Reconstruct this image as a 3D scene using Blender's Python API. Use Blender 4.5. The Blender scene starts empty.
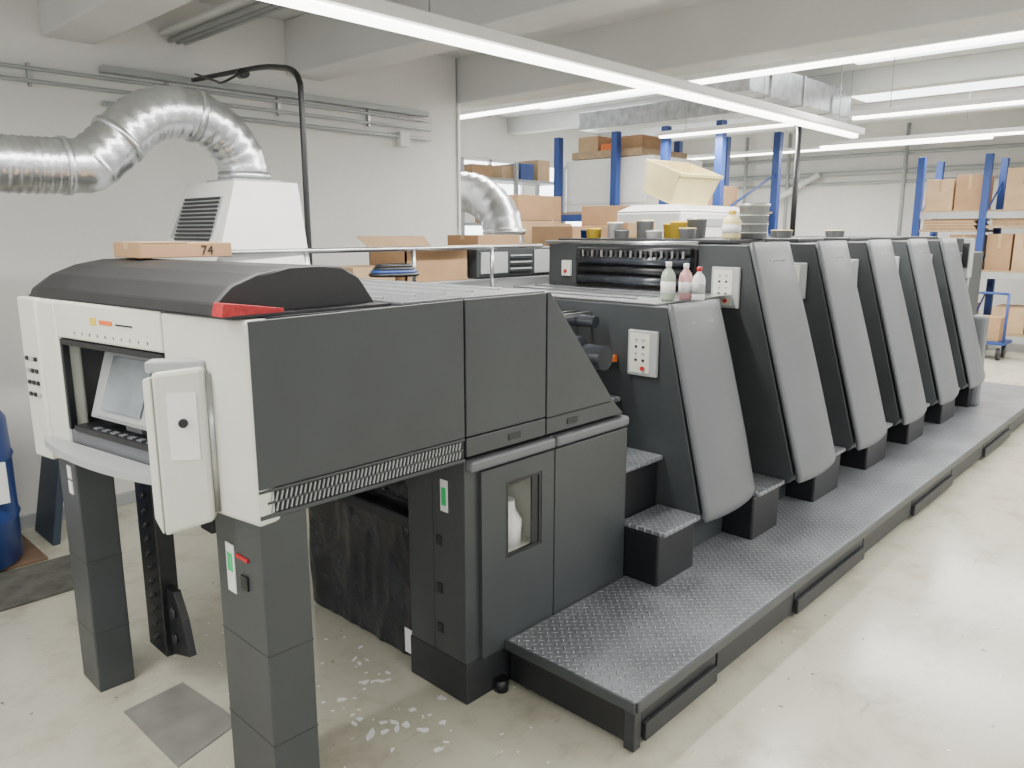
import bpy, bmesh, math, random
from mathutils import Vector, Matrix, noise
random.seed(4)
C=bpy.context.scene.collection

# ---------------------------------------------------------------- materials
def newmat(n):
    m=bpy.data.materials.new(n); m.use_nodes=True
    nt=m.node_tree; b=nt.nodes['Principled BSDF']
    return m,nt,b
def mat(n,col,rough=.5,metal=0.,var=.12,scale=6.,bump=0.,bscale=60.,trans=0.,coat=0.,spec=.5):
    m,nt,b=newmat(n)
    b.inputs['Roughness'].default_value=rough; b.inputs['Metallic'].default_value=metal
    b.inputs['Transmission Weight'].default_value=trans
    b.inputs['Coat Weight'].default_value=coat
    b.inputs['Specular IOR Level'].default_value=spec
    tc=nt.nodes.new('ShaderNodeTexCoord')
    nz=nt.nodes.new('ShaderNodeTexNoise'); nz.inputs['Scale'].default_value=scale; nz.inputs['Detail'].default_value=5
    nt.links.new(tc.outputs['Object'],nz.inputs['Vector'])
    r=nt.nodes.new('ShaderNodeValToRGB')
    r.color_ramp.elements[0].position=.3; r.color_ramp.elements[1].position=.7
    r.color_ramp.elements[0].color=tuple(c*(1-var) for c in col)+(1,)
    r.color_ramp.elements[1].color=tuple(min(1,c*(1+var)) for c in col)+(1,)
    nt.links.new(nz.outputs['Fac'],r.inputs['Fac']); nt.links.new(r.outputs['Color'],b.inputs['Base Color'])
    if bump:
        n2=nt.nodes.new('ShaderNodeTexNoise'); n2.inputs['Scale'].default_value=bscale; n2.inputs['Detail'].default_value=4
        nt.links.new(tc.outputs['Object'],n2.inputs['Vector'])
        bp=nt.nodes.new('ShaderNodeBump'); bp.inputs['Strength'].default_value=bump; bp.inputs['Distance'].default_value=.02
        nt.links.new(n2.outputs['Fac'],bp.inputs['Height']); nt.links.new(bp.outputs['Normal'],b.inputs['Normal'])
    return m
def emis(n,col,st):
    m,nt,b=newmat(n); b.inputs['Base Color'].default_value=(*col,1)
    b.inputs['Emission Color'].default_value=(*col,1); b.inputs['Emission Strength'].default_value=st
    return m

def floor_mat():
    m,nt,b=newmat('painted_floor'); N=nt.nodes; Lk=nt.links
    tc=N.new('ShaderNodeTexCoord')
    def nz(s,d,r=.5,vec=None,dist=0):
        n=N.new('ShaderNodeTexNoise'); n.inputs['Scale'].default_value=s; n.inputs['Detail'].default_value=d; n.inputs['Roughness'].default_value=r
        n.inputs['Distortion'].default_value=dist
        Lk.new(vec or tc.outputs['Object'],n.inputs['Vector']); return n.outputs['Fac']
    def ramp(f,p0,c0,p1,c1):
        r=N.new('ShaderNodeValToRGB'); e=r.color_ramp.elements
        e[0].position=p0; e[0].color=(*c0,1); e[1].position=p1; e[1].color=(*c1,1); Lk.new(f,r.inputs['Fac']); return r.outputs[0]
    def mix(a,b_,f,mode):
        x=N.new('ShaderNodeMixRGB'); x.blend_type=mode
        if isinstance(f,float): x.inputs[0].default_value=f
        else: Lk.new(f,x.inputs[0])
        Lk.new(a,x.inputs[1])
        if isinstance(b_,tuple): x.inputs[2].default_value=(*b_,1)
        else: Lk.new(b_,x.inputs[2])
        return x.outputs[0]
    mp=N.new('ShaderNodeMapping'); mp.inputs['Rotation'].default_value=(0,0,.6); mp.inputs['Scale'].default_value=(1,9,1)
    Lk.new(tc.outputs['Object'],mp.inputs['Vector'])
    n2=nz(3.2,9,.72)
    c=ramp(nz(.8,6),.3,(.47,.455,.365),.7,(.56,.545,.45))
    c=mix(c,ramp(n2,.30,(.60,.57,.50),.50,(1,1,1)),.6,'MULTIPLY')
    c=mix(c,ramp(nz(6,4,.6,mp.outputs[0]),.30,(.55,.53,.5),.36,(1,1,1)),.5,'MULTIPLY')
    c=mix(c,ramp(nz(19,3),.25,(.16,.15,.14),.285,(1,1,1)),.8,'MULTIPLY')
    c=mix(c,(.80,.80,.76),ramp(nz(9,6,.75),.655,(0,0,0),.68,(1,1,1)),'MIX')
    Lk.new(c,b.inputs['Base Color'])
    rr=N.new('ShaderNodeMapRange'); rr.inputs['To Min'].default_value=.05; rr.inputs['To Max'].default_value=.28
    Lk.new(n2,rr.inputs['Value']); Lk.new(rr.outputs[0],b.inputs['Roughness'])
    b.inputs['Specular IOR Level'].default_value=.65
    bp=N.new('ShaderNodeBump'); bp.inputs['Strength'].default_value=.06; bp.inputs['Distance'].default_value=.02
    Lk.new(n2,bp.inputs['Height']); Lk.new(bp.outputs['Normal'],b.inputs['Normal'])
    return m

def plate_mat(n,pitch=.042,base=(.185,.20,.22)):
    m,nt,b=newmat(n); N=nt.nodes; Lk=nt.links
    def M(op,a,bb=None):
        x=N.new('ShaderNodeMath'); x.operation=op
        for i,v in enumerate((a,bb)):
            if v is None: continue
            if isinstance(v,(int,float)): x.inputs[i].default_value=v
            else: Lk.new(v,x.inputs[i])
        return x.outputs[0]
    tc=N.new('ShaderNodeTexCoord'); sp=N.new('ShaderNodeSeparateXYZ'); Lk.new(tc.outputs['Object'],sp.inputs[0])
    X,Y=sp.outputs[0],sp.outputs[1]
    u=M('DIVIDE',M('ADD',X,Y),pitch); v=M('DIVIDE',M('SUBTRACT',X,Y),pitch)
    fu=M('SUBTRACT',M('FRACT',u),.5); fv=M('SUBTRACT',M('FRACT',v),.5)
    ck=M('ABSOLUTE',M('MODULO',M('ADD',M('FLOOR',u),M('FLOOR',v)),2.0))
    ck=M('GREATER_THAN',ck,.5)
    def ell(p,q_):
        return M('ADD',M('POWER',M('ABSOLUTE',M('DIVIDE',p,.5)),2.0),M('POWER',M('ABSOLUTE',M('DIVIDE',q_,.17)),2.0))
    e=M('ADD',M('MULTIPLY',ell(fu,fv),ck),M('MULTIPLY',ell(fv,fu),M('SUBTRACT',1.0,ck)))
    h=M('MAXIMUM',M('SUBTRACT',1.0,e),0.0)
    bp=N.new('ShaderNodeBump'); bp.inputs['Strength'].default_value=1.; bp.inputs['Distance'].default_value=.006
    Lk.new(h,bp.inputs['Height']); Lk.new(bp.outputs['Normal'],b.inputs['Normal'])
    nz=N.new('ShaderNodeTexNoise'); nz.inputs['Scale'].default_value=3; nz.inputs['Detail'].default_value=8
    Lk.new(tc.outputs['Object'],nz.inputs['Vector'])
    r=N.new('ShaderNodeValToRGB'); el=r.color_ramp.elements
    el[0].position=.3; el[0].color=tuple(c*.70 for c in base)+(1,); el[1].position=.7; el[1].color=tuple(c*1.3 for c in base)+(1,)
    Lk.new(nz.outputs['Fac'],r.inputs['Fac'])
    mx=N.new('ShaderNodeMixRGB'); mx.inputs[2].default_value=(.46,.48,.50,1)
    Lk.new(M('MULTIPLY',M('MINIMUM',h,1.0),.8),mx.inputs[0]); Lk.new(r.outputs[0],mx.inputs[1])
    Lk.new(mx.outputs[0],b.inputs['Base Color'])
    b.inputs['Metallic'].default_value=.25; b.inputs['Roughness'].default_value=.36
    return m

DARK=mat('dark_grey_enamel',(.042,.048,.051),.42,var=.10,scale=3,bump=.03,bscale=250)
DARK2=mat('charcoal_enamel',(.021,.023,.026),.5,var=.15)
LID=mat('black_lid_enamel',(.014,.0145,.016),.5,var=.15)
BLACK=mat('black_plastic',(.009,.010,.012),.4,var=.3)
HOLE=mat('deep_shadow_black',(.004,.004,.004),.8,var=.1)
GREY=mat('mid_grey_enamel',(.125,.135,.145),.40,var=.06,scale=2,bump=.04,bscale=200)
LGREY=mat('light_grey_enamel',(.36,.38,.38),.4,var=.05)
CREAM=mat('offwhite_enamel',(.62,.63,.56),.38,var=.03)
WHITE=mat('white_enamel',(.75,.75,.73),.45,var=.03)
WALL=mat('wall_plaster',(.73,.72,.69),.9,var=.04,scale=1.5,bump=.08,bscale=40)
CEIL=mat('ceiling_concrete_paint',(.66,.665,.65),.9,var=.05,scale=2,bump=.1,bscale=30)
STEEL=mat('brushed_steel',(.45,.46,.47),.3,1.,var=.15)
CAN=mat('tin_can',(.42,.43,.43),.35,.4,var=.1)
GALV=mat('galvanised_sheet',(.58,.60,.62),.33,.95,var=.22,scale=9,bump=.05,bscale=30)
FOIL=mat('aluminium_foil_duct',(.60,.62,.64),.28,.95,var=.15,scale=12,bump=.12,bscale=40)
CARD=mat('cardboard',(.38,.23,.12),.85,var=.1)
CARD2=mat('cardboard_pale',(.48,.33,.19),.85,var=.1)
BLUE=mat('blue_paint',(.015,.05,.22),.45,var=.1)
BARREL=mat('blue_plastic',(.01,.045,.21),.35,var=.1)
ORANGE=mat('orange_paint',(.75,.16,.02),.5)
RED=mat('red_plastic',(.45,.015,.02),.5,var=.35,scale=60)
YEL=mat('yellow_plastic',(.75,.52,.05),.45)
CREAMY=mat('pale_yellow_plastic',(.85,.73,.36),.5,var=.05)
GREEN=mat('green_label',(.03,.55,.18),.5)
PAPER=mat('white_paper',(.80,.80,.79),.7,var=.03)
PLATE=plate_mat('diamond_plate')
FLOOR=floor_mat()
SHEET=mat('grey_sheet_metal',(.27,.27,.25),.45,.2,var=.2,bump=.1,bscale=12)
CRINK=mat('black_crinkled_film',(.016,.018,.024),.26,var=.4,bump=.6,bscale=10)
RUB=mat('rubber_mat',(.10,.10,.085),.9,var=.35,scale=10,bump=.4,bscale=120)
WOOD=mat('raw_wood',(.38,.27,.16),.8,var=.2,scale=12)
BROWN=mat('brown_board',(.16,.10,.06),.7,var=.2)
SLATE=mat('slate_blue_board',(.03,.045,.07),.5)
TUBE=emis('fluorescent_tube',(1,.98,.93),10.)
SKY=emis('skylight_pane',(.92,.97,1),5.0)
SCREEN=mat('monitor_glass',(.20,.23,.25),.08,var=.3,scale=5)
SOLV=mat('clear_green_liquid',(.35,.42,.33),.2,var=.1)
PINK=mat('pink_liquid_bottle',(.62,.33,.33),.3,var=.1)
ROLL=mat('rubber_roller',(.03,.035,.045),.25,var=.2)
# ---------------------------------------------------------------- geometry helpers
def link(o,p=None):
    C.objects.link(o)
    if p is not None: o.parent=p
    return o
def empty(n,p=None,loc=(0,0,0)):
    e=bpy.data.objects.new(n,None); e.empty_display_size=.1; e.location=loc
    return link(e,p)
def frombm(n,bm,m,p=None,smooth=False):
    bmesh.ops.recalc_face_normals(bm,faces=bm.faces)
    me=bpy.data.meshes.new(n); bm.to_mesh(me); bm.free()
    if m: me.materials.append(m)
    if smooth:
        for f in me.polygons: f.use_smooth=True
    o=bpy.data.objects.new(n,me); return link(o,p)
def hexa(n,bot,top,m,p=None,bev=.004,xf=None):
    bm=bmesh.new()
    V=[bm.verts.new(xf(v) if xf else v) for v in list(bot)+list(top)]
    for f in ((3,2,1,0),(4,5,6,7),(0,1,5,4),(1,2,6,5),(2,3,7,6),(3,0,4,7)):
        bm.faces.new([V[i] for i in f])
    if bev: bmesh.ops.bevel(bm,geom=bm.edges[:],offset=bev,segments=2,affect='EDGES',profile=.5)
    return frombm(n,bm,m,p)
def box(n,x0,x1,y0,y1,z0,z1,m,p=None,bev=.004,xf=None):
    bot=[(x0,y0,z0),(x1,y0,z0),(x1,y1,z0),(x0,y1,z0)]; top=[(a,b,z1) for a,b,_ in bot]
    b=min(bev,.3*min(abs(x1-x0),abs(y1-y0),abs(z1-z0)))
    return hexa(n,bot,top,m,p,b,xf)
def prism(n,poly,ax,a0,a1,m,p=None,bev=0.,smooth=False):
    bm=bmesh.new()
    def P(q,a):
        return {'X':(a,q[0],q[1]),'Y':(q[0],a,q[1]),'Z':(q[0],q[1],a)}[ax]
    A=[bm.verts.new(P(q,a0)) for q in poly]; B=[bm.verts.new(P(q,a1)) for q in poly]
    bm.faces.new(A); bm.faces.new(B[::-1]); k=len(poly)
    for i in range(k): bm.faces.new((A[i],A[(i+1)%k],B[(i+1)%k],B[i]))
    if bev: bmesh.ops.bevel(bm,geom=bm.edges[:],offset=bev,segments=2,affect='EDGES',profile=.5)
    return frombm(n,bm,m,p,smooth)
def frame(n,x0,x1,z0,z1,hx0,hx1,hz0,hz1,y0,y1,m,p):
    bm=bmesh.new()
    def ring(a,b,c,d,y): return [bm.verts.new(q) for q in ((a,y,c),(b,y,c),(b,y,d),(a,y,d))]
    O0=ring(x0,x1,z0,z1,y0); I0=ring(hx0,hx1,hz0,hz1,y0); O1=ring(x0,x1,z0,z1,y1); I1=ring(hx0,hx1,hz0,hz1,y1)
    for i in range(4):
        j=(i+1)%4
        bm.faces.new((O0[i],O0[j],I0[j],I0[i])); bm.faces.new((O1[i],O1[j],I1[j],I1[i]))
        bm.faces.new((O0[i],O0[j],O1[j],O1[i])); bm.faces.new((I0[i],I0[j],I1[j],I1[i]))
    return frombm(n,bm,m,p)
def tube(n,pts,r,m,p=None,seg=16,smoothpath=0,cap=True):
    pts=[Vector(q) for q in pts]
    if smoothpath:
        out=[]
        P=[pts[0]]+pts+[pts[-1]]
        for i in range(1,len(P)-2):
            for k in range(smoothpath):
                t=k/smoothpath; a,b,c,d=P[i-1],P[i],P[i+1],P[i+2]
                out.append(.5*((2*b)+(c-a)*t+(2*a-5*b+4*c-d)*t*t+(3*b-a-3*c+d)*t**3))
        out.append(pts[-1]); pts=out
    bm=bmesh.new(); rings=[]; N=None
    for i,q in enumerate(pts):
        T=(pts[min(i+1,len(pts)-1)]-pts[max(i-1,0)]).normalized()
        if N is None: N=T.orthogonal().normalized()
        else: N=(N-T*N.dot(T)).normalized()
        B=T.cross(N)
        rr=r if not callable(r) else r(i)
        rings.append([bm.verts.new(q+rr*(math.cos(2*math.pi*k/seg)*N+math.sin(2*math.pi*k/seg)*B)) for k in range(seg)])
    for i in range(len(rings)-1):
        for k in range(seg):
            bm.faces.new((rings[i][k],rings[i][(k+1)%seg],rings[i+1][(k+1)%seg],rings[i+1][k]))
    if cap: bm.faces.new(rings[0][::-1]); bm.faces.new(rings[-1])
    o=frombm(n,bm,m,p,False)
    for f in o.data.polygons:
        if len(f.vertices)==4: f.use_smooth=True
    return o
def cyl(n,p0,p1,r,m,p=None,seg=24): return tube(n,[p0,p1],r,m,p,seg)
def lathe(n,prof,c,m,p=None,seg=24):
    bm=bmesh.new(); R=[]
    for r,z in prof:
        R.append([bm.verts.new((c[0]+r*math.cos(2*math.pi*k/seg),c[1]+r*math.sin(2*math.pi*k/seg),c[2]+z)) for k in range(seg)])
    for i in range(len(R)-1):
        for k in range(seg): bm.faces.new((R[i][k],R[i][(k+1)%seg],R[i+1][(k+1)%seg],R[i+1][k]))
    bm.faces.new(R[0][::-1]); bm.faces.new(R[-1])
    o=frombm(n,bm,m,p)
    for f in o.data.polygons:
        if len(f.vertices)==4: f.use_smooth=True
    return o
def text(n,s,loc,rot,size,m,p=None):
    cu=bpy.data.curves.new(n,'FONT'); cu.body=s; cu.size=size; cu.extrude=.0005
    cu.materials.append(m); o=bpy.data.objects.new(n,cu); o.location=loc; o.rotation_euler=rot
    return link(o,p)
# ---------------------------------------------------------------- room
box('floor',-4,17.2,-6,11.2,-.1,0,FLOOR,bev=0)
box('wall_left',-4,4.88,5.3,5.55,0,3.4,WALL,bev=0)
box('trim_1',4.882,4.91,5.28,5.56,0,2.92,WHITE,bev=.003)
box('wall_far',17,17.2,-6,11.2,0,4.2,WALL,bev=0)
box('wall_hall_left',4.9,17,11,11.2,0,1.5,WALL,bev=0)
box('wall_hall_left_top',4.9,17,11,11.2,3.2,4.2,WALL,bev=0)
for i,(a,b) in enumerate(((4.9,5.5),(7.4,7.8),(9.7,10.1),(12,12.4),(14.3,17))):
    box('wall_hall_left_pier_%d'%i,a,b,11,11.2,1.5,3.2,WALL,bev=0)
for i,(a,b) in enumerate(((5.5,7.4),(7.8,9.7),(10.1,12),(12.4,14.3))):
    g=empty('window_%d'%(i+1))
    box('pane',a,b,11.09,11.11,1.5,3.2,SKY,g,0)
    for x in (a+.03,(a+b)/2,b-.03): box('mullion_%d'%int(x*10),x-.03,x+.03,11.02,11.08,1.5,3.2,WHITE,g,.003)
    for z in (1.53,2.4,3.17): box('rail_%d'%int(z*10),a,b,11.02,11.08,z-.03,z+.03,WHITE,g,.003)
box('wall_hall_return',4.93,5.0,5.56,11,0,4.2,WALL,bev=0)
box('ceiling',-4,4.9,-6,5.3,3.3,3.45,CEIL,bev=0)
box('ceiling_hall',5.2,17,-6,11,4.0,4.15,CEIL,bev=0)
for i,x in enumerate((.1,1.6,3.2)):
    box('ceiling_beam',x,x+.3,-6,5.3,2.92,3.299,CEIL,bev=.01)
box('ceiling_beam',4.9,5.2,-6,11,2.92,4.15,CEIL,bev=.01)
for x in (8.0,11.5,14.5):
    box('ceiling_beam',x,x+.25,-6,11,3.7,3.999,CEIL,bev=.01)
box('baseboard_left',-4,4.6,5.27,5.299,0,.08,LGREY,bev=.003)
for i,(x,y) in enumerate(((6.4,1),(6.4,6),(9.8,1.5),(9.8,7),(13,2.5),(13,7))):
    box('window_skylight_%d'%(i+1),x,x+1.2,y,y+2.6,3.97,3.995,SKY,bev=0)  # glowing panes added to the hall ceiling to bring in daylight
g=empty('wall_conduit')
for z,r,x0 in ((2.73,.012,-4),(2.66,.012,-4),(2.58,.016,1.9)):
    cyl('pipe_%d'%int(z*100),(x0,5.27,z),(4.55,5.27,z),r,LGREY,g,10)
box('cable_tray',1.9,4.5,5.22,5.298,2.76,2.80,LGREY,g)
for x in (1.5,2.3,3.1,3.9): box('clip_%d'%int(x*10),x,x+.02,5.27,5.299,2.63,2.76,STEEL,g)
box('junction_box',4.2,4.3,5.24,5.299,2.5,2.62,WHITE,g)
g=empty('ceiling_conduit')
for dx in (0,.05,.1): cyl('pipe_%d'%int(dx*100),(2.35+dx,-6,3.02),(2.35+dx,5.28,3.02),.016,LGREY,g,10)
box('tray',2.28,2.52,-6,5.28,3.045,3.065,CEIL,g)
for y in (-4,-2,0,1.5,3,4.5): cyl('hanger_%d'%int(y*10+100),(2.4,y,3.06),(2.4,y,3.3),.006,STEEL,g,6)

# ---------------------------------------------------------------- lights
def fixture(x0,x1,y0,y1,z,power=0,hang=None):
    g=empty('ceiling_fluorescent_light')
    box('housing',x0,x1,y0,y1,z,z+.05,WHITE,g,.006)
    if x1-x0>y1-y0:
        ym=(y0+y1)/2
        box('diffuser',x0+.03,x1-.03,ym-.03,ym+.03,z-.028,z-.001,TUBE,g,.01)
        for x in (x0+.4,(x0+x1)/2,x1-.4): cyl('hanger_%d'%int(x*10),(x,ym,z+.05),(x,ym,hang),.004,STEEL,g,6)
        sx,sy=x1-x0,.1
    else:
        xm=(x0+x1)/2
        box('diffuser',xm-.035,xm+.035,y0+.03,y1-.03,z-.028,z-.001,TUBE,g,.01)
        for y in (y0+.4,(y0+y1)/2,y1-.4): cyl('hanger_%d'%int(y*10+100),(xm,y,z+.05),(xm,y,hang),.004,STEEL,g,6)
        sx,sy=.1,y1-y0
    if power:
        l=bpy.data.lights.new('lamp','AREA'); l.shape='RECTANGLE'; l.size=sx; l.size_y=sy; l.energy=power; l.color=(1,.97,.92)
        o=bpy.data.objects.new('lamp',l); o.location=((x0+x1)/2,(y0+y1)/2,z-.035); link(o,g)
fixture(-2.5,6.9,2.47,2.61,2.60,240,3.29)
fixture(-3,6.9,-1.2,-1.06,2.60,190,3.29)  # fixture out of view, added to light the room from the camera side
fixture(5.75,5.89,-2,6.5,3.0,200,3.98)
fixture(8.68,8.82,3.9,5.7,3.0,100,3.98)
fixture(8.68,8.82,-2,3.3,3.0,170,3.98)
fixture(11.3,11.44,-1,4.7,3.0,230,3.98)
fixture(13.6,13.74,3,10,3.2,260,3.98)

# ---------------------------------------------------------------- PRESS
PR=empty('offset_printing_press')
D=empty('delivery_unit',PR)
YS=1.97; YF=3.28
XC=1.02
hexa('delivery_head',[(1.52,YS+.01,1.0),(1.83,YS+.01,1.0),(1.83,YF,1.0),(1.40,YF,1.0)],
     [(1.52,YS+.01,1.565),(1.83,YS+.01,1.565),(1.83,YF,1.565),(1.40,YF,1.565)],DARK2,D,.004)
hexa('head_roof',[(1.09,YS+.01,1.55),(1.52,YS+.01,1.55),(1.40,YF,1.55),(.91,YF,1.55)],[(1.09,YS+.01,1.565),(1.52,YS+.01,1.565),(1.40,YF,1.565),(.91,YF,1.565)],DARK2,D,0)
hexa('head_floor',[(1.09,YS+.01,1.0),(1.52,YS+.01,1.0),(1.40,YF,1.0),(.91,YF,1.0)],[(1.09,YS+.01,1.02),(1.52,YS+.01,1.02),(1.40,YF,1.02),(.91,YF,1.02)],BLACK,D,0)
box('head_far_wall',.93,1.42,YF-.03,YF,1.0,1.56,LGREY,D,0)
box('head_near_wall',1.10,1.52,YS+.012,YS+.03,1.0,1.56,DARK2,D,0)
prism('delivery_rear_body',[(1.831,1.0),(2.80,1.0),(2.71,1.06),(2.27,1.565),(1.831,1.565)],'Y',YS+.012,YF,DARK2,D,.003)
prism('side_panel_front',[(XC+.004,1.075),(1.826,1.075),(1.826,1.57),(XC+.004,1.56)],'Y',YS-.012,YS+.009,DARK,D,.004)
prism('side_panel_middle',[(1.834,1.075),(2.266,1.075),(2.266,1.57),(1.834,1.57)],'Y',YS-.012,YS+.009,DARK,D,.004)
prism('side_panel_lower_strip',[(1.834,1.0),(2.266,1.0),(2.266,1.07),(1.834,1.07)],'Y',YS-.012,YS+.009,DARK,D,.003)
prism('side_panel_slope',[(2.274,1.0),(2.80,1.0),(2.72,1.07),(2.29,1.57),(2.274,1.57)],'Y',YS-.012,YS+.009,DARK,D,.003)
box('seam_shadow',2.27,2.70,YS-.0135,YS-.005,1.066,1.071,HOLE,D,0)
for x in (2.05,2.40): box('latch_%d'%int(x*100),x,x+.07,YS-.016,YS,1.02,1.045,BLACK,D,.003)
box('louvre_back',XC+.004,1.826,YS-.004,YS+.009,.99,1.072,BLACK,D,0)
box('louvre_bottom_rail',XC+.004,1.826,YS-.012,YS+.009,.985,.998,DARK,D,.002)
box('louvre_top_rail',XC+.004,1.826,YS-.012,YS+.009,1.064,1.073,DARK,D,.002)
for r in range(2):
    for i in range(48):
        x=1.06+i*.0157; z0=1.002+r*.032
        hexa('louvre_%d_%d'%(r,i),[(x,YS-.010,z0),(x+.0035,YS-.010,z0),(x+.0035,YS,z0),(x,YS,z0)],
          [(x+.007,YS-.010,z0+.026),(x+.0105,YS-.010,z0+.026),(x+.0105,YS,z0+.026),(x+.007,YS,z0+.026)],LGREY,D,0)
box('louvre_mid_rail',1.05,1.82,YS-.011,YS,1.028,1.034,DARK,D,0)
box('top_cover_front',1.56,1.825,YS+.0,YF,1.566,1.577,GREY,D,.003)
box('top_cover_rear',1.833,2.27,YS+.0,YF,1.566,1.577,GREY,D,.003)
for i in range(5): box('top_cover_rib_%d'%i,1.60+i*.14,1.61+i*.14,YS+.15,YF-.1,1.577,1.583,LGREY,D,0)
cyl('rail_top',(1.3,3.26,1.71),(3.9,3.42,1.71),.013,STEEL,D,10)
for x in (2.05,2.75,3.4): cyl('rail_post_%d'%int(x*10),(x,3.26+(x-1.3)*.06,1.45),(x,3.26+(x-1.3)*.06,1.71),.012,STEEL,D,10)
P0=Vector((XC,YS-.012,0)); U=Vector((-.1487,.9889,0)); Nn=Vector((-.9889,-.1487,0))
def fx(v): return P0+U*v[0]+Nn*v[1]+Vector((0,0,v[2]))
def fb(n,u0,u1,n0,n1,z0,z1,m,bev=.004,p=D): return box(n,u0,u1,n0,n1,z0,z1,m,p,bev,fx)
fb('face_right_panel',0,.42,-.08,.0,.965,1.562,CREAM,.012)
fb('face_top_band',.421,1.079,-.08,.0,1.435,1.565,CREAM,.008)
fb('face_left_panel',1.08,1.33,-.08,.0,.97,1.565,CREAM,.012)
fb('face_left_cheek',1.20,1.335,-.02,.012,.965,1.568,CREAM,.008)
fb('face_bottom_band',.421,1.079,-.08,-.01,.985,1.10,GREY,.004)
fb('window_rubber',.415,1.085,-.05,-.02,1.425,1.437,BLACK,.002)
fb('cavity_back',.30,1.2,-.40,-.385,1.02,1.50,LGREY,0)
fb('cavity_roller_cover',.30,1.2,-.385,-.30,1.38,1.50,GREY,.01)
fb('cavity_shelf',.35,1.15,-.37,-.08,1.08,1.10,DARK2,0)
fb('window_frame_top',.42,1.08,-.03,-.005,1.41,1.43,BLACK,.002)
fb('window_frame_l',1.065,1.08,-.03,-.005,1.10,1.43,BLACK,.002)
fb('window_frame_r',.42,.44,-.03,-.005,1.10,1.43,BLACK,.002)
hexa('monitor_case',[(.58,-.08,1.15),(.99,-.08,1.15),(.99,-.04,1.15),(.58,-.04,1.15)],[(.58,-.16,1.40),(.99,-.16,1.40),(.99,-.12,1.40),(.58,-.12,1.40)],LGREY,D,.006,fx)
hexa('monitor_bezel',[(.61,-.047,1.165),(.96,-.047,1.165),(.96,-.038,1.165),(.61,-.038,1.165)],[(.61,-.12,1.39),(.96,-.12,1.39),(.96,-.115,1.39),(.61,-.115,1.39)],LGREY,D,0,fx)
hexa('monitor_screen',[(.66,-.046,1.19),(.91,-.046,1.19),(.91,-.038,1.19),(.66,-.038,1.19)],[(.66,-.110,1.37),(.91,-.110,1.37),(.91,-.103,1.37),(.66,-.103,1.37)],SCREEN,D,0,fx)
box('monitor_stand',.75,.85,-.16,-.09,1.10,1.2,LGREY,D,.003,fx)
fb('inner_sheet',.42,.52,-.3,-.29,1.12,1.33,RED,0)
fb('inner_yellow',.53,.57,-.28,-.27,1.15,1.2,YEL,0)
fb('inner_paper',1.01,1.14,-.3,-.28,1.12,1.38,PAPER,0)
fb('console_keys',.46,1.03,-.07,-.0,1.10,1.122,BLACK,.003)
for i in range(8): fb('key_%d'%i,.5+i*.055,.53+i*.055,-.03,-.01,1.122,1.127,GREY,0)
def shelf():
    pts=[(.40,0)]
    for i in range(13):
        t=i/12; pts.append((.40+t*.84,.02+.075*math.sin(math.pi*(.15+.85*t))**.8 if t<1 else .015))
    pts.append((1.24,0))
    bm=bmesh.new()
    A=[bm.verts.new(fx((u,n,1.03))) for u,n in pts]; B=[bm.verts.new(fx((u,n,1.055))) for u,n in pts]
    bm.faces.new(A); bm.faces.new(B[::-1])
    for i in range(len(pts)): bm.faces.new((A[i],A[(i+1)%len(pts)],B[(i+1)%len(pts)],B[i]))
    frombm('curved_shelf',bm,LGREY,D)
shelf()
for r in range(4):
    for k in range(3):
        fb('button_%d_%d'%(r,k),1.225+k*.033,1.243+k*.033,.012,.019,1.20+r*.045,1.216+r*.045,BLACK if (r+k)%4 else LGREY,.003)
fb('label_strip',.70,.78,0,.002,1.50,1.515,ORANGE,0); fb('label_logo',.80,.84,0,.002,1.495,1.52,YEL,0)
fb('label_text',.58,.68,0,.002,1.503,1.508,BLACK,0)
for k in range(10): fb('scale_tick_%d'%k,.5+k*.05,.502+k*.05,0,.002,1.455,1.465,BLACK,0)
def hp(v):
    a=Vector((.985,2.155,0)); b=Vector((.865,2.245,0)); u=(b-a); L=u.length; u/=L; n=Vector((u.y,-u.x,0))
    if n.x>0: n=-n
    return a+u*v[0]*L+n*v[1]+Vector((0,0,v[2]))
hexa('swing_panel_body',[(0,-.03,.955),(.96,-.03,.915),(.96,.03,.915),(0,.03,.955)],[(0,-.03,1.42),(.96,-.03,1.405),(.96,.03,1.405),(0,.03,1.42)],CREAM,D,.012,hp)
hexa('swing_panel_edge',[(.90,-.06,.99),(1.14,-.05,.97),(1.14,.015,.97),(.96,.033,.915)],[(.90,-.06,1.38),(1.14,-.05,1.385),(1.14,.015,1.385),(.96,.033,1.40)],CREAM,D,.006,hp)
box('swing_panel_top',.0,1.1,-.07,.0,1.402,1.435,LGREY,D,.006,hp)
box('swing_panel_paper',.16,.70,.031,.033,1.15,1.35,PAPER,D,0,hp)
cyl('swing_panel_knob',hp((.42,.03,1.26)),hp((.42,.042,1.26)),.013,BLACK,D,16)
cyl('swing_panel_hinge',hp((-.04,.0,.98)),hp((-.04,.0,1.40)),.015,STEEL,D,12)
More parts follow.
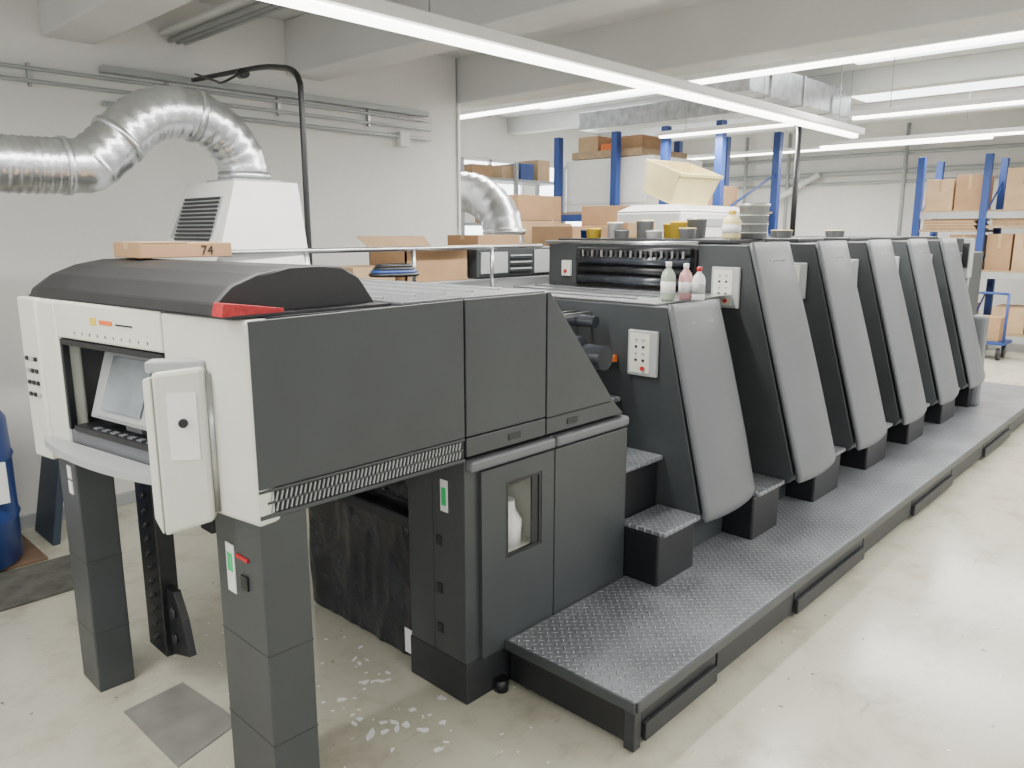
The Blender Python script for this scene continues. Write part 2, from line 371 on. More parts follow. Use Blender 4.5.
def lid():
    prof=[(0,0),(.01,.03),(.06,.075),(.14,.105),(.24,.122),(.34,.124),(.43,.118),(.49,.085),(.55,0)]
    bm=bmesh.new(); R=[]
    for y,x0,s in ((2.07,.985,1.),(2.09,.98,1.04),(3.20,.855,1.04),(3.26,.85,1.)):
        R.append([bm.verts.new((x0+a,y,1.572+b*s*(1.0 if y<3.22 else .8))) for a,b in prof])
    k=len(prof)
    for i in range(3):
        for j in range(k-1): bm.faces.new((R[i][j],R[i][j+1],R[i+1][j+1],R[i+1][j]))
    bm.faces.new(R[0]); bm.faces.new(R[-1][::-1])
    bmesh.ops.bevel(bm,geom=bm.edges[:],offset=.004,segments=1,affect='EDGES')
    frombm('curved_hood_lid',bm,LID,D)
lid()
prism('red_mesh_guard',[(.97,1.572),(1.16,1.572),(1.16,1.585),(.98,1.61)],'Y',2.0,2.06,RED,D,.002)
hexa('hood_seat',[(1.0,2.0,1.566),(1.545,2.0,1.566),(1.42,3.27,1.566),(.85,3.27,1.566)],[(1.0,2.0,1.574),(1.545,2.0,1.574),(1.42,3.27,1.574),(.85,3.27,1.574)],DARK2,D,0)
def leg(n,x0,x1,y0,y1,z1):
    box(n,x0,x1,y0,y1,.0,z1,DARK,D,.006)
    for z in (.25,.55): box(n+'_seam_%d'%int(z*100),x0-.001,x1+.001,y0-.001,y1+.001,z,z+.0015,DARK2,D,0)
leg('leg_operator',1.025,1.18,YS,2.26,.985)
leg('leg_far',.885,1.02,3.09,3.28,.985)
box('leg_label',1.021,1.0245,2.14,2.19,.70,.86,PAPER,D,0)
box('leg_label_green',1.019,1.021,2.15,2.18,.77,.83,GREEN,D,0)
box('leg_red_tag',1.018,1.024,2.05,2.12,.83,.84,RED,D,0)
box('leg_socket',1.018,1.024,2.06,2.10,.735,.78,BLACK,D,.002)
for z in (.90,.84): box('far_leg_label_%d'%int(z*100),.881,.8845,3.13,3.17,z-.02,z+.03,PAPER,D,0)
box('chain_guide',1.10,1.17,2.95,3.12,.12,.98,BLACK,D,.004)
for i in range(13): cyl('chain_link_%d'%i,(1.09,3.03,.18+i*.06),(1.09,3.0,.205+i*.06),.008,DARK2,D,8)
prism('chain_bracket',[(2.78,.18),(2.95,.13),(2.95,.42),(2.88,.42),(2.82,.32)],'X',1.12,1.15,BLACK,D,.003)
for z in (.22,.33): cyl('bracket_bolt_%d'%int(z*100),(1.11,2.89,z),(1.12,2.89,z),.02,DARK2,D,12)
# pile area
box('pile_carrier_l',1.20,1.86,3.16,3.24,.70,.76,DARK2,D,.005)
box('pile_carrier_cross',1.24,1.29,2.3,3.2,.76,.80,BLACK,D,.005)
for i in range(3): box('pile_bar_%d'%i,1.24,1.34,2.62+i*.17,2.66+i*.17,.74,.76,STEEL,D,.003)
box('pile_crossbeam',1.30,1.80,2.9,3.0,.60,.66,DARK2,D,.004)
def film(n,y0,y1,z0,z1,x,amp,seed):
    bm=bmesh.new(); nu,nv=60,50; G=[]
    for j in range(nv+1):
        row=[]
        for i in range(nu+1):
            y=y0+(y1-y0)*i/nu; z=z0+(z1-z0)*j/nv
            v=Vector((y*3.2+seed,z*1.6+y*.8,seed)); d=1-2*abs(noise.noise(v)) ; d2=1-2*abs(noise.noise(v*3.1))
            row.append(bm.verts.new((x-amp*(d*.65+d2*.35),y,z)))
        G.append(row)
    for j in range(nv):
        for i in range(nu): bm.faces.new((G[j][i],G[j][i+1],G[j+1][i+1],G[j+1][i]))
    return frombm(n,bm,CRINK,D,True)
box('film_wrapped_block',1.92,2.42,2.32,3.14,.02,.70,BLACK,D,.01)
film('film_skin_lower',2.31,3.15,.01,.62,1.905,.022,3.1)
film('film_skin_upper',2.31,3.20,.67,1.0,1.93,.014,7.7)
box('film_ledge',1.86,1.93,2.33,3.10,.61,.665,DARK2,D,.01)
prism('warning_label',[(2.33,.05),(2.39,.05),(2.39,.16),(2.33,.16)],'X',1.866,1.868,PAPER,D)
# operator cabinet
box('cabinet_plinth',1.83,2.83,YS,2.31,0,.17,DARK2,D,.006)
box('cabinet_body',1.83,2.83,2.15,2.30,.172,.985,DARK,D,.004)
box('cabinet_body_l',1.83,2.02,YS,2.149,.172,.985,DARK,D,.004)
box('cabinet_body_r',2.25,2.83,YS,2.149,.172,.985,DARK,D,.004)
box('cabinet_body_b',2.021,2.249,YS,2.149,.172,.54,DARK,D,0)
box('cabinet_body_t',2.021,2.249,YS,2.149,.87,.985,DARK,D,0)
box('cabinet_recess_back',2.021,2.249,2.14,2.149,.54,.87,CREAM,D,0)
box('cabinet_recess_shelf',2.021,2.249,YS+.01,2.14,.541,.555,CREAM,D,0)
box('cabinet_recess_side',2.24,2.249,YS+.01,2.14,.556,.869,CREAM,D,0)
box('cabinet_body_rear',2.45,2.83,2.30,3.2,.172,.985,DARK2,D,.004)
frame('cabinet_door_front',1.90,2.315,.175,.93,2.03,2.24,.55,.86,YS-.018,YS-.001,DARK,D)
frame('cabinet_window_frame',2.03,2.24,.55,.86,2.045,2.225,.562,.848,YS-.016,YS-.004,BLACK,D)
box('cabinet_window_shutter',2.185,2.225,YS-.012,YS-.006,.562,.848,BLACK,D,0)
box('cabinet_door_rear',2.323,2.83,YS-.018,YS-.001,.175,.93,DARK,D,.004)
lathe('cabinet_jug',[(.055,0),(.06,.10),(.035,.14),(.03,.18),(.033,.185)],(2.14,2.05,.556),WHITE,D)
box('cabinet_recess_sign',2.08,2.13,2.135,2.139,.72,.82,PAPER,D,0)
box('cabinet_trim_l',1.84,2.315,YS-.03,YS+.02,.94,.985,GREY,D,.012)
box('cabinet_trim_r',2.323,2.83,YS-.03,YS+.02,.94,.985,GREY,D,.012)
for z in (.64,.445,.277): box('side_catch_%d'%int(z*100),1.825,1.832,2.10,2.13,z-.02,z+.02,BLACK,D,.002)
box('cabinet_label',1.826,1.829,2.06,2.10,.765,.89,PAPER,D,0)
box('cabinet_label_green',1.824,1.826,2.068,2.092,.79,.86,GREEN,D,0)
for x in (2.0,2.7): cyl('foot_%d'%int(x*10),(x,1.95,0),(x,1.95,.05),.03,BLACK,D,12)

hexa('exhaust_hood',[(1.58,3.29,1.60),(2.07,3.29,1.60),(2.07,3.98,1.60),(1.58,3.98,1.60)],[(1.74,3.36,2.03),(2.06,3.36,2.03),(2.06,3.86,2.03),(1.74,3.86,2.03)],WHITE,D,.006)
box('exhaust_base',1.58,2.07,3.29,3.98,1.0,1.60,WHITE,D,.004)
box('exhaust_collar',1.78,2.03,3.45,3.72,2.03,2.045,LGREY,D,.003)
hexa('hood_louvre_panel',[(1.626,3.42,1.72),(1.64,3.42,1.72),(1.64,3.88,1.72),(1.626,3.88,1.72)],[(1.709,3.42,1.96),(1.72,3.42,1.96),(1.72,3.82,1.96),(1.709,3.82,1.96)],LGREY,D,0)
for i in range(13):
    t=.29+i*.043; x=1.58+.16*t; z=1.60+.43*t
    box('hood_louvre_%d'%i,x-.008,x+.004,3.44,3.80,z,z+.011,DARK2,D,0)
# ---- printing towers
def tower(i,x0,ztop,ybot,zbot,wd=.5):
    T=empty('tower_%d'%i,PR)
    sl=(YS-ybot)/(ztop-zbot)
    prism('frame',[(3.4,.2),(3.4,ztop),(YS+.01,ztop),(ybot+.02,zbot),(ybot+.05,zbot-.05),(1.88,zbot-.06),(1.88,.2)],'X',x0,x0+wd,DARK,T,.006)
    bm=bmesh.new(); nr,nc=40,18; G=[]
    H_=ztop+.012-(zbot-.03)
    def corner(d,rad): return 0 if d>=rad else rad-math.sqrt(max(0,rad*rad-(rad-d)**2))
    for r in range(nr+1):
        tt=r/nr; z=ztop+.012-H_*(1-(1-tt)**1.6)
        d=z-(zbot-.03)
        il=corner(d,.02); ir=corner(d,.05)
        tp=(ztop+.012-z)/H_
        flare=.045*math.sin(min(1,tp*1.25)*math.pi*.5)-.03
        row=[]
        for c in range(nc+1):
            s=c/nc; xa=x0-.006+il; xb=x0+wd+flare-ir
            y=YS-(ztop-z)*sl-.010-.022*(1-(2*s-1)**2)*min(1,tp*6+.1)
            if d<.05: y+=.02*(1-d/.05)**2
            row.append(bm.verts.new((xa+(xb-xa)*s,y,z)))
        G.append(row)
    for r in range(nr):
        for c in range(nc): bm.faces.new((G[r][c],G[r][c+1],G[r+1][c+1],G[r+1][c]))
    o=frombm('side_cover',bm,GREY,T,True)
    md=o.modifiers.new('s','SOLIDIFY'); md.thickness=.022; md.offset=0
    zc=ztop-.235
    box('button_panel',x0-.022,x0-.001,2.01,2.18,zc-.11,zc+.115,LGREY,T,.006)
    box('button_panel_plate',x0-.026,x0-.021,2.05,2.165,zc-.095,zc+.10,CREAM,T,.002)
    for r in range(5):
        for c in range(2):
            if r==0 and c==1: continue
            box('push_button_%d%d'%(r,c),x0-.029,x0-.025,2.078+c*.042,2.092+c*.042,zc-.07+r*.033,zc-.058+r*.033,DARK2 if r%2 else LGREY,T,.002)
    cyl('stop_button',(x0-.024,2.085,zc-.07),(x0-.036,2.085,zc-.07),.011,RED,T,12)
    yn=YS-.09*sl-.033
    box('nameplate',x0+.14,x0+.34,yn,yn+.006,ztop-.10,ztop-.08,LGREY,T,.001)
    box('nameplate_text',x0+.17,x0+.31,yn-.001,yn,ztop-.094,ztop-.086,DARK2,T,0)
    return T
XS=[3.16,3.955,4.835,5.715,6.595,7.475]
T=tower(1,XS[0],1.45,1.73,.47,.48)
for i,x in enumerate(XS[1:]): tower(i+2,x,1.73,1.62,.50,.48)
S=empty('steps',PR)
gaps=[(2.835,3.155)]+[(XS[i]+.485,XS[i+1]-.003) for i in range(5)]+[(XS[5]+.485,8.35)]
for i,(a,b) in enumerate(gaps):
    yf=1.74 if i==0 else 1.68
    for k,(y0,y1,z) in enumerate(((yf,1.97,.46),(1.96,2.23,.715),(2.22,2.52,.97))):
        box('riser_%d_%d'%(i,k),a,b,y0+.03,y1,.2,z-.012,BLACK,S,.01)
        box('tread_%d_%d'%(i,k),a,b,y0,y1+.01,z-.012,z+.012,PLATE,S,.01)
    if i: box('inner_body_%d'%i,a,b,2.5,3.38,.2,1.55 if i>1 else 1.43,DARK2,PR,.004)
    else: box('inner_body_%d'%i,a,b,2.5,3.38,.2,1.15,BLACK,PR,.004)
    cyl('cross_roller_%d'%i,(a+.15,2.2,1.20),(a+.15,3.35,1.20),.06,ROLL,PR)
for k,(x,z,r) in enumerate(((2.95,1.25,.05),(3.06,1.36,.03),(2.90,1.13,.04))):
    cyl('sheet_roller_%d'%k,(x,2.02+.3,z),(x,3.35,z),r,ROLL,PR)
for k in range(10): box('sheet_guide_%d'%k,2.93,3.15,2.42+k*.09,2.435+k*.09,1.38,1.40,STEEL,PR,0)
box('orange_guard',3.12,3.15,2.25,2.55,1.16,1.19,ORANGE,PR,0)
box('unit_one_top',3.17,3.94,2.05,3.38,1.452,1.462,STEEL,PR,.002)
for k in range(3): box('unit_one_top_rib_%d'%k,3.3+k*.2,3.32+k*.2,2.25,3.3,1.462,1.47,GREY,PR,.002)
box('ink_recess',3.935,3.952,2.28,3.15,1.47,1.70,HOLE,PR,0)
for k,(z,r) in enumerate(((1.685,.022),(1.63,.028),(1.57,.022),(1.51,.026))):
    cyl('ink_roller_%d'%k,(3.92,2.30,z),(3.92,3.12,z),r,ROLL if k%2 else BLACK,PR)
for k in range(22): box('ink_key_%d'%k,3.885,3.90,2.33+k*.036,2.345+k*.036,1.65,1.69,DARK2 if k%2 else STEEL,PR,0)
box('ink_panel_far',3.93,3.953,3.2,3.27,1.52,1.62,CREAM,PR,.003)
cyl('ink_panel_button',(3.93,3.235,1.55),(3.92,3.235,1.55),.012,RED,PR,10)
cyl('ink_guard_bar',(3.90,2.25,1.735),(3.90,3.38,1.735),.012,STEEL,PR,10)
for i,x in enumerate(XS[1:]):
    box('unit_cap_%d'%i,x+.03,x+.45,2.1,3.35,1.735,1.76,DARK2,PR,.006)
    box('unit_bridge_%d'%i,x+.47,x+.86,2.55,3.35,1.55,1.66,DARK2 if i%2 else DARK,PR,.008)
box('feeder_body',8.36,9.3,2.02,3.4,.2,1.60,DARK,PR,.01)
box('feeder_head',8.6,9.2,2.1,3.4,1.6,1.74,DARK2,PR,.01)
box('feeder_console',8.05,8.20,1.86,1.92,1.38,1.74,LGREY,PR,.01)
box('feeder_console_screen',8.02,8.05,1.865,1.915,1.48,1.70,BLACK,PR,.002)
cyl('feeder_console_post',(8.13,1.89,.46),(8.13,1.89,1.38),.03,GREY,PR,12)
box('feeder_side_post',8.02,8.16,1.66,1.80,.2,1.05,GREY,PR,.03)
PF=empty('walkway_platform',PR)
box('tread_plate',2.03,9.5,1.33,1.95,.175,.205,PLATE,PF,.006)
box('tread_plate_inner',2.84,9.5,1.94,2.1,.175,.204,PLATE,PF,.002)
box('substructure',2.06,9.45,1.37,1.93,.02,.174,BLACK,PF,.004)
segs=[2.08,2.62,3.35,4.25,5.1,6.0,6.9,7.8,8.7,9.5]
for i in range(len(segs)-1):
    a,b=segs[i],segs[i+1]
    box('skirt_%d'%i,a+.01,b-.006,1.345,1.362,.035,.168,DARK2,PF,.003)
    if i%2==0: box('skirt_lip_%d'%i,a+.01,b-.02,1.325,1.343,.03,.10,DARK2,PF,.003)
box('corner_post',2.03,2.075,1.335,1.38,.01,.175,DARK2,PF,.004)
box('edge_trim',2.03,9.5,1.320,1.331,.168,.208,DARK,PF,.003)
box('edge_trim_end',2.018,2.031,1.33,1.95,.168,.208,DARK,PF,.003)
box('end_skirt',2.04,2.058,1.38,1.94,.03,.172,BLACK,PF,.003)
for i,x in enumerate((2.1,3.3,4.6,6,7.4,9.)): 
    for y in (1.40,1.88): cyl('foot_%d_%d'%(i,int(y*10)),(x,y,0),(x,y,.03),.03,BLACK,PF,10)

# ---------------------------------------------------------------- ducts
g=empty('exhaust_duct')
cp=[(-2.5,3.58,2.05),(.3,3.58,2.06),(1.10,3.58,2.065),(1.24,3.58,2.10),(1.36,3.58,2.21),(1.48,3.58,2.30),(1.64,3.58,2.325),(1.79,3.58,2.27),(1.88,3.58,2.16),(1.905,3.58,2.046)]
def dense(cp,n):
    P=[Vector(cp[0])]+[Vector(c) for c in cp]+[Vector(cp[-1])]; out=[]
    for i in range(1,len(P)-2):
        L=(P[i+1]-P[i]).length; kk=max(2,int(L/n))
        for k in range(kk):
            t=k/kk; a,b,c,d=P[i-1],P[i],P[i+1],P[i+2]
            out.append(.5*((2*b)+(c-a)*t+(2*a-5*b+4*c-d)*t*t+(3*b-a-3*c+d)*t**3))
    out.append(P[-1]); return out
dp=dense(cp,.014)
tube('spiral_pipe',dp,lambda i:.110+(.004 if i%4==0 else 0),FOIL,g,28)
for i in (len(dp)-72,len(dp)-54,len(dp)-28):
    tube('collar_%d'%i,[dp[i],dp[i]+(dp[i+1]-dp[i-1]).normalized()*.025],.119,GALV,g,28)
tube('flange',[(1.905,3.58,2.046),(1.905,3.58,2.08)],.122,GALV,g,28)
g=empty('elbow_duct')
dp=dense([(5.33,6.3,2.20),(5.33,5.75,2.19),(5.33,5.5,2.15),(5.33,5.30,2.04),(5.33,5.18,1.90),(5.33,5.14,1.72),(5.33,5.14,1.505)],.025)
tube('elbow_pipe',dp,lambda i:.185+(.008 if i%4==0 else 0),GALV,g,24)
tube('elbow_collar',[(5.33,5.14,1.78),(5.33,5.14,1.83)],.205,GALV,g,24)
box('elbow_base_cabinet',5.08,5.6,4.88,5.45,0,1.5,LGREY,g,.01)
g=empty('cable_drop_pole')
tube('pole',[(2.14,3.42,1.58),(2.14,3.42,1.9),(2.14,3.42,2.42),(2.15,3.45,2.52),(2.18,3.55,2.58),(2.24,3.75,2.63),(2.32,4.1,2.69),(2.42,4.7,2.75),(2.45,5.2,2.78)],.015,BLACK,g,12,smoothpath=6)
tube('cable',[(2.42,5.1,2.80),(2.35,4.7,2.70),(2.30,4.5,2.66),(2.36,4.3,2.72)],.007,BLACK,g,8,smoothpath=5)
cyl('cable_clamp',(2.36,4.35,2.70),(2.38,4.45,2.71),.028,BLACK,g,12)

# ---------------------------------------------------------------- small stuff
def carton(n,x0,x1,y0,y1,z0,z1,m=CARD,p=None,tape=True):
    g=empty(n,p); cx,cy=(x0+x1)/2,(y0+y1)/2
    g.location=(cx,cy,0)
    box('body',x0-cx,x1-cx,y0-cy,y1-cy,z0,z1,m,g,.003)
    if tape: box('tape',x0-cx-.001,x1-cx+.001,-.02,.02,z0+(z1-z0)*.6,z1+.001,CARD2 if m is CARD else CARD,g,0)
    return g
g=carton('cardboard_box',1.12,1.47,2.90,3.15,1.706,1.76,CARD)
text('number_label','74',(.05,-.1265,1.716),(math.pi/2,0,0),.05,BLACK,g)
box('flap',-.175,.0,-.126,.11,1.76,1.764,CARD2,g,0)
bg_=empty('side_supply_cabinet')
box('body',2.55,4.35,3.62,4.05,0,1.50,LGREY,bg_,.01)
box('console',3.50,4.28,3.62,4.0,1.501,1.70,DARK,bg_,.01)
box('console_panel',3.53,3.78,3.612,3.62,1.53,1.67,LGREY,bg_,.004)
box('console_panel_r',4.05,4.26,3.612,3.62,1.52,1.68,LGREY,bg_,.004)
for k in range(6): box('console_vent_%d'%k,3.81,4.02,3.612,3.621,1.53+k*.022,1.54+k*.022,LGREY if k%2 else BLACK,bg_,0)
g=empty('open_cardboard_tray')
x0,x1=2.93,3.44
box('base',x0,x1,3.64,4.0,1.502,1.512,CARD,g,0)
for n,a in (('front',(x0,x1,3.64,3.65)),('back',(x0,x1,3.99,4.0)),('l',(x0,x0+.01,3.64,4.0)),('r',(x1-.01,x1,3.64,4.0))):
    box('side_'+n,*a,1.512,1.70,CARD,g,0)
hexa('flap_front',[(x0,3.64,1.70),(x1,3.64,1.70),(x1,3.65,1.70),(x0,3.65,1.70)],[(x0-.02,3.54,1.715),(x1+.02,3.54,1.715),(x1+.02,3.54,1.72),(x0-.02,3.54,1.72)],CARD2,g,0)
hexa('flap_back',[(x0,3.99,1.70),(x1,3.99,1.70),(x1,4.0,1.70),(x0,4.0,1.70)],[(x0-.02,4.1,1.77),(x1+.02,4.1,1.77),(x1+.02,4.1,1.775),(x0-.02,4.1,1.775)],CARD2,g,0)
carton('cardboard_box',2.58,2.88,3.68,3.95,1.502,1.60,CARD2)
carton('cardboard_box',3.55,3.95,3.66,3.96,1.702,1.78,CARD)
g=empty('hose_coil')
for k in range(4):
    r=.13-.012*k
    tube('loop_%d'%k,[(2.42+r*math.cos(a*.3),3.10+r*.7*math.sin(a*.3),1.592+k*.014) for a in range(22)],.010,BLUE if k==1 else BLACK,g,8)
def bottle(n,x,y,z,r,h,m,cap):
    g=empty(n); lathe('body',[(r*.9,0),(r,.01),(r,h*.62),(r*.8,h*.74),(r*.35,h*.84),(r*.35,h*.9)],(x,y,z),m,g,20)
    lathe('cap',[(r*.42,h*.88),(r*.42,h),(r*.3,h*1.01)],(x,y,z),cap,g,16)
    lathe('label',[(r*1.01,h*.2),(r*1.01,h*.5)],(x,y,z),PAPER if m is not WHITE else LGREY,g,20)
bottle('solvent_bottle',3.36,2.10,1.463,.036,.19,SOLV,WHITE)
bottle('solvent_bottle',3.46,2.06,1.463,.034,.18,PINK,WHITE)
bottle('solvent_bottle',3.46,1.985,1.463,.032,.165,WHITE,RED)
bottle('yellow_jug',4.14,2.18,1.761,.052,.16,CREAMY,YEL)
def pail(n,x,y,z,r,h,m,fill=None):
    g=empty(n); lathe('body',[(r*.9,0),(r,h),(r*1.06,h),(r*1.06,h*.94),(r*1.0,h*.9)],(x,y,z),m,g,24)
    if fill: lathe('contents',[(r*.95,h),(r*.9,h+.004)],(x,y,z),fill,g,24)
    return g
g=pail('metal_pail',4.335,2.145,1.761,.085,.20,CAN,HOLE)
for k in range(3): lathe('pail_band_%d'%k,[(.083,0),(.087,.004),(.083,.008)],(4.335,2.145,1.79+k*.05),LGREY,g,24)
lst=[(2.42,4.06,.05,.06,CAN,YEL),(2.53,4.14,.05,.10,YEL,YEL),(2.65,4.06,.05,.045,PAPER,CAN),(2.77,4.14,.055,.11,CAN,YEL),(2.89,4.06,.048,.05,CAN,HOLE),
     (3.00,4.14,.05,.10,PAPER,YEL),(3.11,4.06,.05,.06,YEL,YEL),(3.22,4.14,.05,.05,BLUE,CAN),(2.50,4.30,.06,.12,CAN,CAN),(2.68,4.30,.05,.09,YEL,CAN)]
for (y,x,r,h,m,fl) in lst: pail('ink_can',x,y,1.761,r,h,m,fl)
for k,x in enumerate((5.0,5.12,5.9,6.05)): pail('ink_can',x,2.25+.1*(k%2),1.761,.05,.05,CAN,YEL)
carton('cardboard_box',4.22,4.38,2.85,3.10,1.761,1.86,CARD2)

hexa('floor_sheet_plate',[(.908,2.433,.001),(1.177,2.514,.001),(1.14,2.92,.001),(.90,2.89,.001)],[(.908,2.433,.006),(1.177,2.514,.006),(1.14,2.92,.006),(.90,2.89,.006)],SHEET,None,0)
# dried paint splashes on the floor around the delivery
bm=bmesh.new(); rs=random.Random(11)
for k in range(70):
    if k<45: cx=rs.gauss(1.68,.13); cy=rs.gauss(2.25,.28)
    else: cx=rs.uniform(1.1,1.8); cy=rs.uniform(2.3,3.4)
    cx=min(cx,1.80)
    rr=rs.choice((.004,.006,.009,.014)); V=[]
    el=rs.uniform(1,2.6); an=rs.uniform(0,3.1)
    for j in range(10):
        q=rr*rs.uniform(.6,1.2); a=j*math.pi/5
        px,py=q*math.cos(a)*el,q*math.sin(a)
        V.append(bm.verts.new((cx+px*math.cos(an)-py*math.sin(an),cy+px*math.sin(an)+py*math.cos(an),.0012)))
    bm.faces.new(V)
frombm('paint_splashes',bm,PAPER)
box('rubber_mat',.2,1.36,4.15,4.62,.001,.015,RUB,None,.003)
box('brown_floor_board',.2,1.15,4.66,5.15,.001,.018,BROWN,None,.003)
hexa('leaning_board',[(1.23,4.85,.001),(1.27,4.85,.001),(1.27,5.20,.001),(1.23,5.20,.001)],[(1.36,4.95,.60),(1.40,4.95,.60),(1.40,5.26,.60),(1.36,5.26,.60)],SLATE,None,.004)
g=empty('blue_barrel')
bx,by=.79,4.86
lathe('drum',[(.26,0),(.285,.02),(.29,.25),(.30,.27),(.29,.29),(.29,.58),(.30,.60),(.29,.62),(.285,.80),(.26,.84),(.24,.85)],(bx,by,.019),BARREL,g,36)
lathe('drum_lid',[(.25,.85),(.25,.88),(.22,.885)],(bx,by,.019),BLUE,g,36)
box('drum_label',bx+.10,bx+.20,by-.285,by-.26,.40,.62,PAPER,g,.002)

# ---------------------------------------------------------------- hall background
g=empty('white_supply_machine')
box('cabinet',5.95,7.2,3.62,4.3,0,1.98,WHITE,g,.02)
hexa('top',[(5.95,3.62,1.981),(7.2,3.62,1.981),(7.2,4.3,1.981),(5.95,4.3,1.981)],[(6.05,3.7,2.04),(7.1,3.7,2.04),(7.1,4.2,2.04),(6.05,4.2,2.04)],WHITE,g,.005)
box('label',6.3,6.7,3.61,3.62,1.85,1.92,LGREY,g,0)
g=empty('yellow_crate')
g.location=(6.34,3.92,2.10); g.rotation_euler=(math.radians(20),0,math.radians(-8))
def crate(L,W,H,t=.02):
    box('bottom',-L,L,-W,W,0,t,CREAMY,g,.004)
    for n,s in (('f',-1),('b',1)):
        ys=(-W,-W+t) if s<0 else (W-t,W)
        hexa('wall_'+n,[(-L,ys[0],t),(L,ys[0],t),(L,ys[1],t),(-L,ys[1],t)],[(-L*1.08,ys[0]+s*.03,H),(L*1.08,ys[0]+s*.03,H),(L*1.08,ys[1]+s*.03,H),(-L*1.08,ys[1]+s*.03,H)],CREAMY,g,.003)
    for n,s in (('l',-1),('r',1)):
        xs=sorted((s*L,s*(L-t)))
        hexa('wall_'+n,[(xs[0],-W,t),(xs[1],-W,t),(xs[1],W,t),(xs[0],W,t)],[(xs[0]+s*.03,-W-.03,H),(xs[1]+s*.03,-W-.03,H),(xs[1]+s*.03,W+.03,H),(xs[0]+s*.03,W+.03,H)],CREAMY,g,.003)
    box('rim_f',-L*1.1,L*1.1,-W-.05,-W-.02,H-.03,H,CREAMY,g,.003)
    box('rim_b',-L*1.1,L*1.1,W+.02,W+.05,H-.03,H,CREAMY,g,.003)
crate(.27,.17,.29)
def fill(g,x0,x1,ya,yb,z,hmin,hmax):
    y=ya; k=0
    while y<yb-.25:
        w=random.uniform(.25,.48); h=random.uniform(hmin,hmax)
        carton('carton_%d_%d'%(int(z*100),k),x0,x1,y,min(y+w,yb),z,z+h,random.choice((CARD,CARD2,CARD2,CARD,CARD2)),g); y+=w+.03; k+=1
def rack(x0,x1,ys,levels,zt,bm_=LGREY,n='pallet_rack'):
    g=empty(n)
    for y in ys:
        for x in (x0,x1): box('post_%d_%d'%(x*10,y*10),x-.05,x+.05,y-.05,y+.05,0,zt,BLUE,g,.004)
        for k in range(3):
            z=.4+k*.8
            if z+.7<zt: tube('brace_%d_%d'%(y*10,k),[(x0,y,z),(x1,y,z+.6)],.015,BLUE,g,6)
    for z in levels:
        for x in (x0,x1): box('beam_%d_%d'%(x*10,z*100),x-.03,x+.03,ys[-1],ys[0],z-.1,z,bm_,g,.003)
        box('deck_%d'%(z*100),x0,x1,ys[-1],ys[0],z,z+.03,WOOD,g,0)
    return g
random.seed(7)
g=rack(13.6,14.6,(3.95,3.02,1.2),(.25,1.2,2.1),2.95)
for z in (.28,1.23,2.13): fill(g,13.7,14.3,3.08,3.88,z,.35,.65); fill(g,13.7,14.3,1.3,2.95,z,.35,.7)
for k in range(9): box('sheet_stack_%d'%k,13.62,14.4,1.3+.02*(k%3),2.9,1.9+k*.018,1.915+k*.018,CARD if k%2 else WOOD,g,0)
for k in range(7): box('sheet_stack_b_%d'%k,13.62,14.4,3.1+.02*(k%3),3.85,1.84+k*.022,1.86+k*.022,CARD2 if k%2 else CARD,g,0)
box('shelf_mid_l',13.6,14.5,3.05,3.9,1.80,1.838,WOOD,g,0); box('shelf_mid_r',13.6,14.5,1.25,2.97,1.86,1.898,WOOD,g,0)
g=rack(9.0,10.6,(7.57,6.54,5.74,4.95),(1.1,2.05),3.15,BLUE)
fill(g,9.1,9.7,5.0,7.5,1.13,.3,.6)
box('white_block',9.1,10.4,6.0,7.5,2.085,2.82,WHITE,g,.01)
box('white_block_panel',9.09,9.1,6.1,7.4,2.2,2.75,WHITE,g,.003)
box('upper_pallet',9.1,10.3,6.2,7.4,2.83,2.93,WOOD,g,0)
for k,(y,w,h,m) in enumerate(((6.25,.35,.18,CARD),(6.65,.3,.10,ORANGE),(7.0,.36,.22,CARD2))): box('upper_carton_%d'%k,9.2,9.8,y,y+w,2.931,2.93+h,m,g,0)
fill(g,9.1,9.6,5.0,5.7,2.085,.2,.4)
g=empty('storage_shelving')
for x in (7.0,8.2,9.4,10.6):
    for y in (8.8,9.4): box('post_%d_%d'%(x*10,y*10),x-.03,x+.03,y-.03,y+.03,0,2.9,LGREY,g,.003)
for z in (.5,1.2,1.9,2.6):
    box('shelf_%d'%(z*10),7.0,10.6,8.8,9.4,z,z+.04,LGREY,g,0)
    x=7.1; k=0
    while x<10.3:
        w=random.uniform(.25,.5); h=random.uniform(.1,.4)
        box('carton_%d_%d'%(z*10,k),x,x+w,8.85,9.3,z+.041,z+.04+h,random.choice((CARD,CARD2,WHITE,LGREY,BLUE)),g,.004); x+=w+random.uniform(.03,.3); k+=1
for k,(x,y,w,h) in enumerate(((5.85,4.75,.5,1.85),(6.0,5.6,.5,2.1),(6.95,5.0,.5,1.95),(7.6,4.2,.45,1.9),(6.9,6.2,.5,2.0))):
    g=empty('carton_stack')
    z=.12; box('pallet',x,x+.8,y,y+w+.1,0,.118,WOOD,g,0); j=0
    while z<h-.1:
        hh=random.uniform(.2,.3); dx=random.uniform(0,.05); sp=random.random()<.5
        if sp:
            box('carton_%da'%j,x+.02+dx,x+.36+dx,y+.02,y+w+.05,z,z+hh-.004,CARD,g,.004); box('carton_%db'%j,x+.38+dx,x+.73+dx,y+.02,y+w+.03,z,z+hh-.02,CARD2,g,.004)
        else: box('carton_%d'%j,x+.02+dx,x+.72+dx,y+.02,y+w+.05,z,z+hh-.004,random.choice((CARD,CARD2)),g,.004)
        z+=hh; j+=1
g=empty('ventilation_duct')
box('trunk',8.4,11.4,4.3,5.1,3.35,3.69,GALV,g,.01)
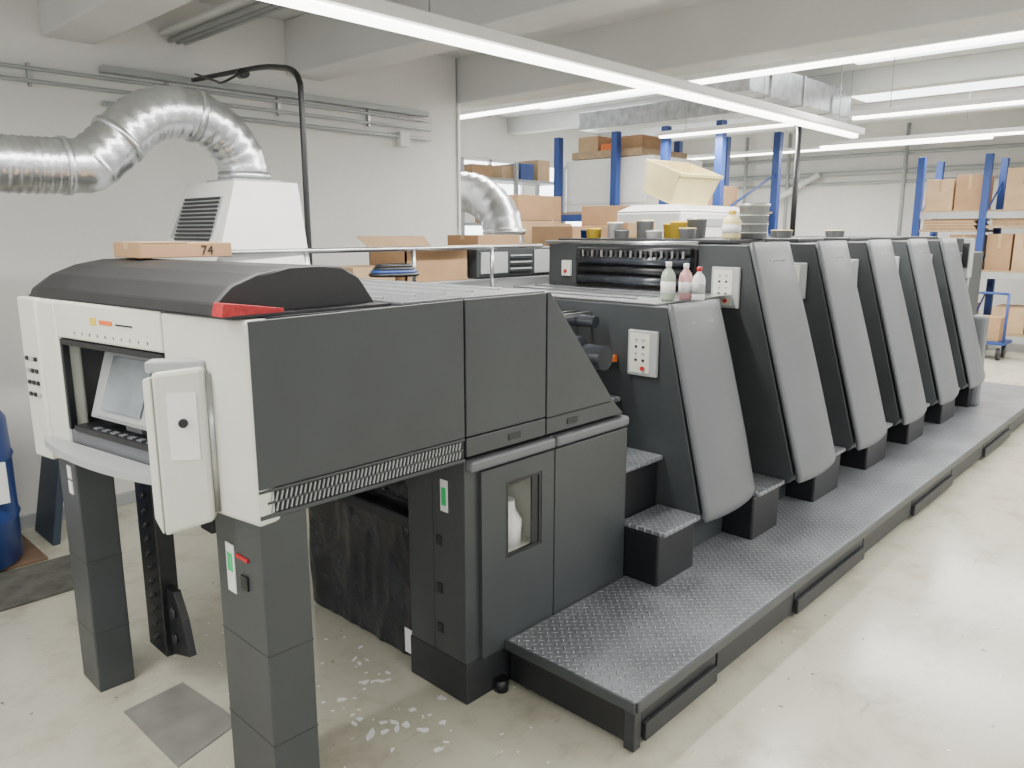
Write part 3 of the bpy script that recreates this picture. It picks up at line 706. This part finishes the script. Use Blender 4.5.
for x in (8.9,9.8,10.7): box('joint_%d'%(x*10),x,x+.04,4.28,5.12,3.33,3.695,GALV,g,.004)
box('branch',10.0,10.5,5.1,8.,3.38,3.65,GALV,g,.01)
g=empty('drop_conduit')
cyl('pipe',(8.75,3.85,1.2),(8.75,3.85,3.1),.03,BLACK,g,12)
box('socket_box',8.68,8.82,3.78,3.92,1.1,1.3,LGREY,g,.01)
box('foot_post',8.72,8.78,3.82,3.88,0,1.1,BLACK,g,0)
g=empty('wall_pipework')
for z,r in ((3.0,.05),(2.8,.03),(3.35,.04)): cyl('pipe_%d'%(z*100),(16.9,-3,z),(16.9,10.5,z),r,LGREY,g,10)
for y in (7.6,5.2,8.6): cyl('riser_%d'%(y*10),(16.85,y,1.5),(16.85,y,3.9),.04,LGREY,g,10)
tube('diag',[(16.8,8.2,2.3),(16.8,6.9,3.0)],.06,WHITE,g,10)
g=empty('ceiling_heater')
box('housing',6.3,6.45,.4,2.2,3.25,3.33,BLACK,g,.01)
for y in (.6,2.): cyl('hanger_%d'%(y*10),(6.37,y,3.33),(6.37,y,3.99),.006,STEEL,g,6)
g=empty('blue_cart')
box('deck',12.6,13.1,2.35,3.0,.22,.26,BLUE,g,.005)
for y in (2.37,2.98):
    tube('handle_%d'%(y*100),[(12.62,y,.26),(12.62,y,.95)],.018,BLUE,g,8)
tube('handle_bar',[(12.62,2.37,.95),(12.62,2.98,.95)],.018,BLUE,g,8)
for x in (12.68,13.02):
    for y in (2.43,2.92):
        cyl('wheel_%d_%d'%(x*100,y*100),(x,y-.02,.09),(x,y+.02,.09),.09,BLACK,g,16)
        box('fork_%d_%d'%(x*100,y*100),x-.02,x+.02,y-.03,y+.03,.1,.22,STEEL,g,0)
box('carton',12.7,13.05,2.45,2.9,.261,.6,CARD,g,.004)

# ---------------------------------------------------------------- world, camera
w=bpy.data.worlds.new('world'); bpy.context.scene.world=w; w.use_nodes=True
bg=w.node_tree.nodes['Background']; bg.inputs[0].default_value=(.97,.98,1.,1); bg.inputs[1].default_value=1.35
th=math.atan(152/770); ya=math.radians(43.4)
cam=bpy.data.cameras.new('camera'); co=bpy.data.objects.new('camera',cam); C.objects.link(co)
cam.sensor_width=36; cam.lens=770/1024*36; cam.clip_start=.05
co.location=(0,0,1.8)
d=Vector((math.cos(ya)*math.cos(th),math.sin(ya)*math.cos(th),-math.sin(th)))
co.rotation_euler=d.to_track_quat('-Z','Y').to_euler()
bpy.context.scene.camera=co
